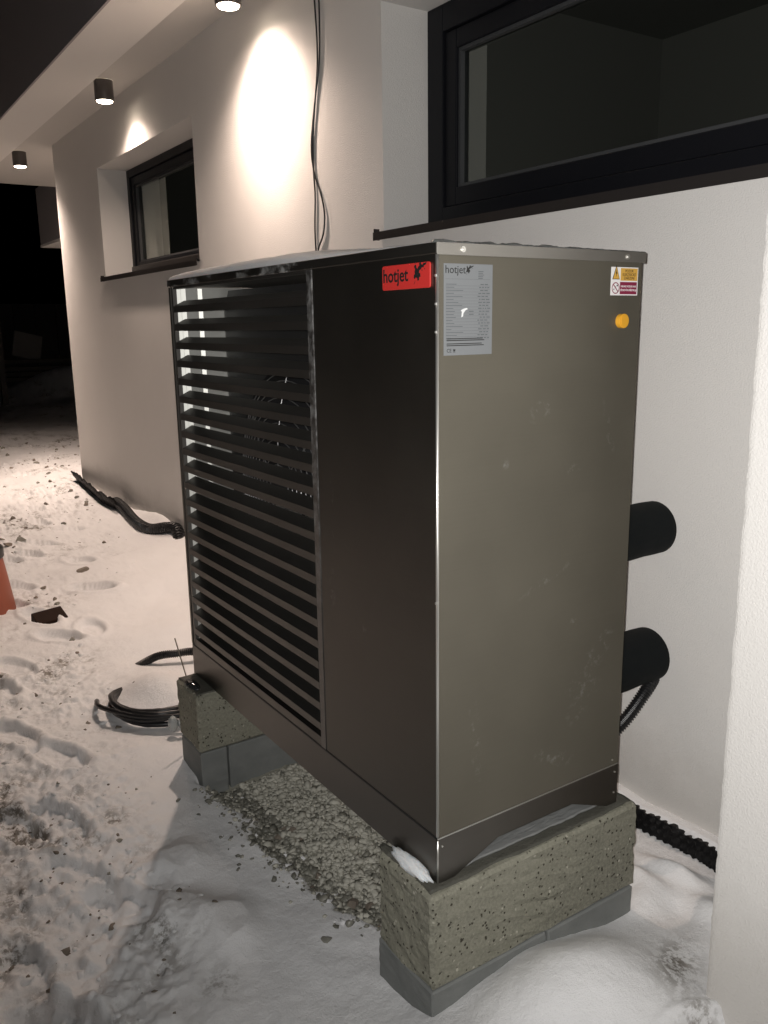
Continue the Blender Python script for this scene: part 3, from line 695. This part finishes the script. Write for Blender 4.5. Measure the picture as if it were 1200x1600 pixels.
# ------------------------------------------------------------------ house
XW = .95
house = empty('house', (XW, 3.0, -.3), 'white rendered house wall with recessed windows and a lit roof overhang', 'house')
mb = MB()
W1 = (3.462, 5.30, 1.522, 2.285); W2 = (-.30, 1.588, 1.500, 2.312)
XB = 1.36; ZT = 2.66
mb.box(XW, XB, -.34, W2[1], -.8, W2[2]).box(XW, XB, -.34, W2[1], W2[3], ZT)
mb.box(XW, XB, W2[1], W1[0], -.8, ZT)
mb.box(XW, XB, W1[0], W1[1], -.8, W1[2]).box(XW, XB, W1[0], W1[1], W1[3], ZT).box(XW, XB, W1[1], 6.52, -.8, ZT)
bm = None
w = mb.build('wall', STUCCO, house)
# weld the blocks so that the render reads as one plane
bm = bmesh.new(); bm.from_mesh(w.data); bmesh.ops.remove_doubles(bm, verts=bm.verts[:], dist=.0001); bm.to_mesh(w.data); bm.free()
MB().box(XB, 6.0, 6.2, 6.52, -.8, ZT).build('rear_wall', STUCCO, house)
# jog of the wall close to the camera: rough plaster arris
pz = np.linspace(-.8, ZT, 420); mb = MB(); vs = []
for z in pz:
    j = float(fbm(np.array(z), np.array(.3), 26, 3, 15))*.0035+float(fbm(np.array(z), np.array(.9), 90, 2, 16))*.0015
    vs += [(.487, -4.0, z), (.487, -.336, z), (.4875, -.330+j*.6, z), (.489, -.3245+j, z), (.496, -.3225, z), (1.30, -.3225, z)]
mb.add(vs, [(i*6+k, i*6+k+1, (i+1)*6+k+1, (i+1)*6+k)[::-1] for i in range(len(pz)-1) for k in range(5)])
mb.build('wall_projection', STUCCO, house)
MB().box(.500, 1.30, -4.0, -.335, -.8, ZT-.002).build('projection_core', STUCCO, house)
# overhang
MB().box(.64, 6.0, -4.0, 8.70, ZT-.014, ZT+.02).build('soffit', mat('soffit_shaded_plaster', (.56, .54, .51), .85), house)  # shade of the recess put into the colour, darker than the edge board
MB().box(.357, .64, -4.0, 8.70, 2.575, 2.80).build('soffit_edge_board', mat('soffit_board_lit', (.72, .70, .67), .7), house)  # lightened in colour to paint the step of light at the crease
MB().box(.345, .357, -4.0, 8.71, 2.572, 3.25).build('fascia', FASC, house)
MB().box(.357, 6.0, -4.0, 8.70, 2.81, 3.2).build('roof_slab', FASC, house)
MB().box(1.50, 3.6, 8.74, 9.70, 2.135, ZT+.10, 0).build('porch_header', FASC, house)
MB().box(1.503, 3.597, 8.743, 9.73, 2.105, 2.133, 0).build('porch_header_underside', STUCCO, house)
def window(y0, y1, z0, z1, fw, sash, label, vent):
    wi = empty('window', (1.16-XW, y0-3.0, z0+.3)); wi.parent = house
    wi['label'] = label
    x0 = 1.16
    f = MB().box(x0, x0+.07, y0+.001, y0+fw, z0+.001, z1-.001).box(x0, x0+.07, y1-fw, y1-.001, z0+.001, z1-.001).box(x0, x0+.07, y0+fw, y1-fw, z0+.001, z0+fw).box(x0, x0+.07, y0+fw, y1-fw, z1-fw, z1-.001)
    f.build('frame', FRAME, wi, bevel=.003)
    a0, a1, c0, c1 = y0+fw+.003, y1-fw-.003, z0+fw+.003, z1-fw-.003; xs = x0+.012
    s = MB().box(xs, xs+.06, a0, a0+sash, c0, c1).box(xs, xs+.06, a1-sash, a1, c0, c1).box(xs, xs+.06, a0+sash, a1-sash, c0, c0+sash).box(xs, xs+.06, a0+sash, a1-sash, c1-sash, c1)
    s.build('sash', FRAME, wi, bevel=.004)
    b0, b1, d0, d1 = a0+sash, a1-sash, c0+sash, c1-sash; xg = xs+.012; q = .012
    gk = MB().box(xg, xg+.02, b0, b0+q, d0, d1).box(xg, xg+.02, b1-q, b1, d0, d1).box(xg, xg+.02, b0+q, b1-q, d0, d0+q).box(xg, xg+.02, b0+q, b1-q, d1-q, d1)
    gk.build('gasket', GASK, wi)
    MB().add([(xg+.02, b0, d0), (xg+.02, b1, d0), (xg+.02, b1, d1), (xg+.02, b0, d1)], [(3, 2, 1, 0)]).build('pane', GLASS, wi)
    # folded metal sill with an upstand at its ends
    sl = MB(); zt0, zt1 = z0+.012, z0+.004
    sl.add([(x0, y0-.045*0+.002, zt0), (x0, y1-.002, zt0), (.921, y1+.03, zt1), (.921, y0-.03, zt1)], [(0, 3, 2, 1)])
    sl.box(.918, .921, y0-.03, y1+.03, zt1-.030, zt1+.0005)
    sl.box(.9215, .947, y1+.027, y1+.03, zt1-.028, zt1+.014)
    sl.build('sill', SILLM, wi)
    # dim room behind
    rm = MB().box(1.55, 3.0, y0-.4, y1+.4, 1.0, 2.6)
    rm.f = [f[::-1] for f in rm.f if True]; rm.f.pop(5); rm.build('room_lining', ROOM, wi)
    if vent:
        MB().box(x0-.012, x0, y0+.10, y1-.004, z0+.012, z0+.085).build('drip_profile', SILLM, wi, bevel=.006)
        MB().tube([(x0-.012, 3.98, z0+.045), (x0-.022, 3.98, z0+.045)], .012, 16).build('knob', FRAME, wi)
    return wi
window(*W1, .055, .055, 'small recessed dark framed window above the far end of the unit', True)
window(*W2, .095, .065, 'wide dark framed window recessed above the near end of the unit', False)

# ------------------------------------------------------------------ spotlights under the overhang
def spotlight(x, y, label, power=170, sp=.11, bang=136):
    zt, zb = ZT-.0145, 2.527; r = .0575
    t = empty('ceiling_spotlight', (x, y, zt), label, 'spotlight', 'round surface spotlights under the overhang')
    n = 32; mb = MB()
    prof = [(r-.001, zt), (r, zt-.003), (r, zb+.003), (r-.001, zb), (r-.006, zb), (r-.009, zb+.012)]
    vs = [(x+a*math.cos(2*math.pi*k/n), y+a*math.sin(2*math.pi*k/n), z) for a, z in prof for k in range(n)]
    mb.add(vs, [(i*n+k, i*n+(k+1) % n, (i+1)*n+(k+1) % n, (i+1)*n+k)[::-1] for i in range(len(prof)-1) for k in range(n)])
    mb.build('housing', LAMPB, t, smooth=True)
    ln = MB(); ra = r-.009; prof = [(ra, zb+.004), (ra*.93, zb-.004), (ra*.6, zb-.009), (.001, zb-.011)]
    vs = [(x+a*math.cos(2*math.pi*k/n), y+a*math.sin(2*math.pi*k/n), z) for a, z in prof for k in range(n)]
    ln.add(vs, [(i*n+k, i*n+(k+1) % n, (i+1)*n+(k+1) % n, (i+1)*n+k)[::-1] for i in range(3) for k in range(n)])
    ln.build('lens', LENS, t, smooth=True)
    for nm, e, ang, bl in (('lamp_beam', power, bang, 1.), ('lamp_spill', power*sp, 165, .6)):
        ld = bpy.data.lights.new(nm, 'SPOT'); ld.energy = e; ld.spot_size = math.radians(ang); ld.spot_blend = bl; ld.color = (1.0, .785, .655); ld.shadow_soft_size = .03
        lo = bpy.data.objects.new(nm, ld); C.objects.link(lo); lo.parent = t; lo.location = (0, 0, zb-.016-zt)
    return t
spotlight(.77, 2.52, 'lit black spotlight nearest the camera, above the hanging cables')
spotlight(.77, 4.40, 'lit black cylinder spotlight above the small far window', 82, .06, 138)
spotlight(.77, 6.92, 'lit black cylinder spotlight beyond the far corner of the wall', 370, .05, 132)

# ------------------------------------------------------------------ hanging cables on the wall
cb = empty('hanging_cable', (.94, 2.07, 1.2), 'pair of thin black cables hanging down the lit wall behind the unit', 'cable')
for pts in ([(.9445, 2.09, 2.655), (.9445, 2.066, 2.45), (.9445, 2.055, 2.23), (.9445, 2.09, 2.05), (.9445, 2.112, 1.93), (.9445, 2.116, 1.82), (.9445, 2.108, 1.70), (.9445, 2.118, 1.58), (.9445, 2.115, 1.48), (.9445, 2.10, 1.36), (.935, 2.10, 1.1)],
            [(.9435, 2.04, 2.655), (.9435, 2.028, 2.45), (.9435, 2.037, 2.23), (.9435, 2.085, 2.07), (.9435, 2.125, 1.91), (.9435, 2.11, 1.80), (.9435, 2.055, 1.70), (.9435, 2.030, 1.62), (.9435, 2.045, 1.54), (.9435, 2.095, 1.475), (.9435, 2.11, 1.38), (.93, 2.08, 1.1)]):
    MB().tube(resample(pts, .02), .0037, 8).build('strand', RUB, cb, smooth=True)

# ------------------------------------------------------------------ membrane, hoses
def membrane(name, path, height, lean, label, seed, dimple=.015, th=.006):
    P = resample(path, .006); n = len(P); nv = 14; mb = MB(); vs = []
    for i, p in enumerate(P):
        a = P[max(i-1, 0)]; b = P[min(i+1, n-1)]; t = (b-a).normalized(); o = Vector((-t.y, t.x, 0)); o = o if o.x < 0 else -o
        for side in (0, 1):
            for k in range(nv):
                v = k/(nv-1); dist = i*.006
                d = dimple*max(0, math.sin(dist*2*math.pi/.026)*math.cos((v*height-.01)*2*math.pi/.030))**.6 if True else 0
                hgt = height*(1+.12*float(fbm(np.array(dist), np.array(seed*1.), 9, 3, seed)))*v
                off = lean*v*v + d + .01*float(fbm(np.array(dist), np.array(v*2), 5, 3, seed+1))
                vs.append(p+o*(off-(th if side else 0))+Vector((0, 0, hgt)))
    m2 = 2*nv; fs = []
    for i in range(n-1):
        for k in range(nv-1): fs += [(i*m2+k, (i+1)*m2+k, (i+1)*m2+k+1, i*m2+k+1), (i*m2+nv+k+1, (i+1)*m2+nv+k+1, (i+1)*m2+nv+k, i*m2+nv+k)]
        fs.append((i*m2+nv-1, (i+1)*m2+nv-1, (i+1)*m2+m2-1, i*m2+m2-1))
    mb.add(vs, fs); o = mb.build(name, MEMB, None, True, org=path[0]); return tag(o, label, 'membrane')
membrane('dimpled_membrane', [(.905, .70, -.36), (.902, .36, -.36), (.900, .1, -.36), (.897, -.1, -.36), (.890, -.318, -.36)], .130, .012, 'black dimpled foundation membrane sticking out of snow at the wall foot right of the unit', 41)
membrane('dimpled_membrane', [(.955, 6.66, -.32), (.92, 6.2, -.31), (.885, 5.8, -.31), (.855, 5.4, -.31), (.87, 5.1, -.31)], .22, .06, 'crumpled black membrane at the wall foot by the far corner', 47, .012)
membrane('dimpled_membrane', [(.480, -.336, -.45), (.478, -.5, -.45), (.478, -1.2, -.45)], .09, .004, 'scrap of black membrane at the foot of the projecting wall', 48)
hz = lambda x, y: float(snow_z(np.array([x]), np.array([y]))[0])
corr('corrugated_hose', [(a, b, hz(a, b)+d) for a, b, d in ((.89, 5.30, .03), (.86, 5.0, .03), (.82, 4.7, .02), (.80, 4.45, .018), (.82, 4.28, .02), (.87, 4.14, .03), (.91, 4.04, .03), (.90, 3.96, -.02), (.89, 3.90, -.10))], .036, 'thick black corrugated hose snaking out of the snow along the far wall', 'hose', RUB, .018, .12, .004)

# coil of hose near the far block
coil = empty('hose_coil', (-.0, 1.80, -.25), 'coil of black hose half buried in snow beside the far concrete block', 'hose coil')
r3 = random.Random(12)
for k, (rad, dz) in enumerate(((.165, .0), (.158, .018), (.172, .014), (.163, .032), (.170, .024))):
    pts = [(.005+rad*1.05*math.cos(t)+.004*r3.random(), 1.80+rad*1.25*math.sin(t)+.004*r3.random(), -.262+dz+.012*math.sin(t+k)-.034*max(0, math.sin(t+.3))) for t in np.linspace(0, 2*math.pi, 60, endpoint=False)]
    MB().tube(pts, .010, 10, closed=True).build('loop', RUB, coil, smooth=True)
MB().tube(resample([(.02, 1.55, -.235), (-.12, 1.64, -.235), (-.215, 1.80, -.235), (-.20, 1.93, -.262)], .01), .0095, 10).build('loose_end', RUB, coil, smooth=True)
corr('black_hose', [(.36, 2.10, -.27), (.27, 2.10, -.222), (.19, 2.11, -.215), (.12, 2.15, -.225), (.05, 2.22, -.28)], .016, 'short stretch of black hose above the coil, behind the far block', 'hose')
for (x, y, s) in ((-.035, 1.535, .028), (-.01, 1.52, .02)):
    lump('ice_lump', (x, y, -.245), (s*.6, s*.6, s), ICE, 'grey pointed lump of ice in front of the hose coil' if s > .025 else 'smaller grey lump of ice in front of the hose coil', 'ice', int(s*1000))
MB().tube([(.018, 1.470, -.12+.0), (-.018, 1.50, .09)], .0022, 6).build('dry_twig', WOOD, None, org=(.018, 1.47, -.12))
tag(bpy.data.objects['dry_twig'], 'thin dry twig standing beside the far corner of the unit', 'twig')

# brown brick piece, orange tub
bz = float(snow_z(np.array([-.11]), np.array([3.05]))[0])
br = MB().box(-.075, .075, -.05, .05, -.04, .022); br = br.build('brick_piece', BROWN, None, org=(0, 0, 0), bevel=.004); br.location = (-.12, 3.07, bz+.022); br.rotation_euler = (.35, -.05, .12)
tag(br, 'dark brown brick piece lying in the trampled snow', 'brick')
tb = empty('orange_tub', (-.395, 3.42, -.27), 'orange red plastic tub with black rim at the left edge, standing in snow', 'tub')
n = 40; prof = [(.175, 0), (.180, .01), (.155, .20), (.140, .30)]
mb = MB(); vs = [(-.395+a*math.cos(2*math.pi*k/n), 3.42+a*math.sin(2*math.pi*k/n), -.285+z) for a, z in prof for k in range(n)]
mb.add(vs, [(i*n+k, i*n+(k+1) % n, (i+1)*n+(k+1) % n, (i+1)*n+k) for i in range(3) for k in range(n)]); mb.build('body', BUCK, tb, smooth=True)
prof = [(.146, .295), (.150, .30), (.150, .345), (.142, .352), (.02, .352)]
mb = MB(); vs = [(-.395+a*math.cos(2*math.pi*k/n), 3.42+a*math.sin(2*math.pi*k/n), -.285+z) for a, z in prof for k in range(n)]
mb.add(vs, [(i*n+k, i*n+(k+1) % n, (i+1)*n+(k+1) % n, (i+1)*n+k) for i in range(4) for k in range(n)]); mb.build('rim', RUB, tb, smooth=False)

# ------------------------------------------------------------------ stones in the snow
meshes = []
for k, v in enumerate(SH2):
    m2 = bpy.data.meshes.new('stone'); m2.from_pydata([tuple(p) for p in v], [], [tuple(int(i) for i in f) for f in IF2]); m2.update(); m2.materials.append(ROCK if k % 3 else WETG); meshes.append(m2)
PALE = []
for k in range(4):
    m2 = meshes[k].copy(); m2.materials.clear(); m2.materials.append(GRAV); PALE.append(m2)
def put_stone(x, y, s, label, group, cat='stone', sink=.25, parent=None, z=None):
    o = bpy.data.objects.new('stone', random.choice(meshes)); C.objects.link(o)
    zz = float(snow_z(np.array([x]), np.array([y]))[0]) if z is None else z
    o.location = (x, y, zz+s*sink); o.scale = (s, s, s*.9); o.rotation_euler = (random.uniform(-.3, .3), random.uniform(-.3, .3), random.uniform(0, 6.28))
    if parent: o.parent = parent
    else: tag(o, label, cat, group)
    return o
named = [(.217, 3.72, .050, 'brown stone in smooth snow midway between brick piece and hose'), (-.03, 4.28, .055, 'brown stone in the snow just right of the orange tub'),
         (.07, 4.75, .06, 'dark flat stone in trodden snow beyond the orange tub'), (-.02, 4.70, .055, 'grey stone at the left edge beyond the orange tub'),
         (-.10, 2.72, .035, 'small dark stone lying just in front of the brick piece'), (-.39, 1.02, .018, 'small dark stone at the lit edge of the unit shadow'),
         (.075, .47, .042, 'large slate grey stone at the snow edge of the gravel'), (.095, .425, .036, 'second slate grey stone leaning against the larger one'),
         (-.075, .36, .026, 'dark stone with a cap of snow beside the gravel')]
for x, y, s, l in named: put_stone(x, y, s*.8, l, None, sink=.12)
r4 = np.random.default_rng(5); cnt = 0
while cnt < 110:
    y = r4.uniform(.1, 1)**1.6*9.5+.1; x = r4.uniform(-.9, .9)+.16*(y-1)
    if trod(np.array([x]), np.array([y]))[0] < .35 or (y < 6.7 and x > .8) or (x > -.1 and y < 1.5): continue
    s = r4.uniform(.006, .013) if y < 2.5 else r4.uniform(.012, .034)*(.6+.07*y)
    put_stone(x, y, s, 'brown grey stone poking out of the trampled snow', 'stones poking out of the trampled snow', sink=.1); cnt += 1
for k in range(70):
    y = r4.uniform(.3, 1.15); x = r4.uniform(.0, .32); s = r4.uniform(.012, .026)
    o = put_stone(x, y, s, None, None, parent=wg if x < .08 else gb, sink=.0)
    if x >= .08: o.data = PALE[k % 4]
# snow clods and dirt crumbs nobody could count
cp_ = r4.uniform(0, 1, (13000, 2)); cy_ = cp_[:, 1]**1.7*10-.35; cx_ = (cp_[:, 0]*2-1)*(.9+.12*cy_)+.17*(cy_-1)-.1
t_ = trod(cx_, cy_); clump = np.clip(fbm(cx_, cy_, 3.2, 3, 61)*3+.45, 0, 1)
k_ = (r4.uniform(size=len(t_)) < t_*(clump*.75+.16)) & ~((cx_ > .8) & (cy_ < 6.7)) & (gravmask(cx_, cy_) < .1)
cx_, cy_ = cx_[k_], cy_[k_]; cz_ = snow_z(cx_, cy_); S_ = r4.gamma(2.2, .0030, len(cx_))+.0025; S_ = np.clip(S_*(1+.12*cy_), .003, .04)
half = r4.uniform(size=len(cx_)) < .62
P_ = np.c_[cx_, cy_, cz_]
ex_ = np.c_[r4.uniform(-.03, .06, 34), r4.uniform(.36, 1.16, 34)]
ez_ = snow_z(ex_[:, 0], ex_[:, 1]); es_ = r4.gamma(1.6, .004, 34)+.003
P_ = np.r_[P_, np.c_[ex_, ez_+.002]]; S_ = np.r_[S_, es_]; half = np.r_[half, np.ones(34, bool)]
o = scatter('snow_clods', P_[half]-np.c_[0*S_[half], 0*S_[half], S_[half]*.35], S_[half]*1.5, IV1, IF1, SNOW, SH1); tag(o, 'loose clods of frozen snow scattered over the trodden ground', 'snow clods', None, 'stuff')
o = scatter('dirt_crumbs', P_[~half]-[0, 0, .0015], S_[~half]*.75, IV1, IF1, ROCK, SH1); tag(o, 'crumbs of earth and gravel mixed into the trodden snow', 'dirt crumbs', None, 'stuff')

# ------------------------------------------------------------------ dark garden beyond
fn = empty('garden_fence', (4, 26, -.2), 'dark solid fence barely visible at the end of the garden', 'fence')
for k in range(34): MB().box(-6+k*.6, -6+k*.6+.585, 26, 26.03, -.3, 1.9).build('board', DARKW, fn)
pp = empty('timber_stack', (3.2, 20.0, -.2), 'low stack of weathered planks in the dark garden', 'timber stack')
for k, (dz, x0, x1) in enumerate(((0, 1.2, 4.6), (.12, 1.4, 4.3), (.24, 1.1, 4.5), (.40, 1.6, 4.4))): MB().box(x0, x1, 19.8+.05*k, 20.3, dz, dz+.08).build('plank', WOOD, pp)
pn = MB().box(-.32, .32, -.05, .05, 0, .62).build('pale_board', mat('pale_board_face', (.4, .38, .36), .8), None, org=(0, 0, 0)); pn.location = (3.35, 20.6, .48); pn.rotation_euler = (-.3, .25, 0)
tag(pn, 'pale square board leaning behind the timber stack in the dark', 'board')
po = MB().box(1.95, 2.05, 15.9, 16.0, -.4, 2.2).build('fence_post', DARKW, None, org=(2, 15.95, -.3)); tag(po, 'dark upright post at the left edge beyond the lit snow', 'post')
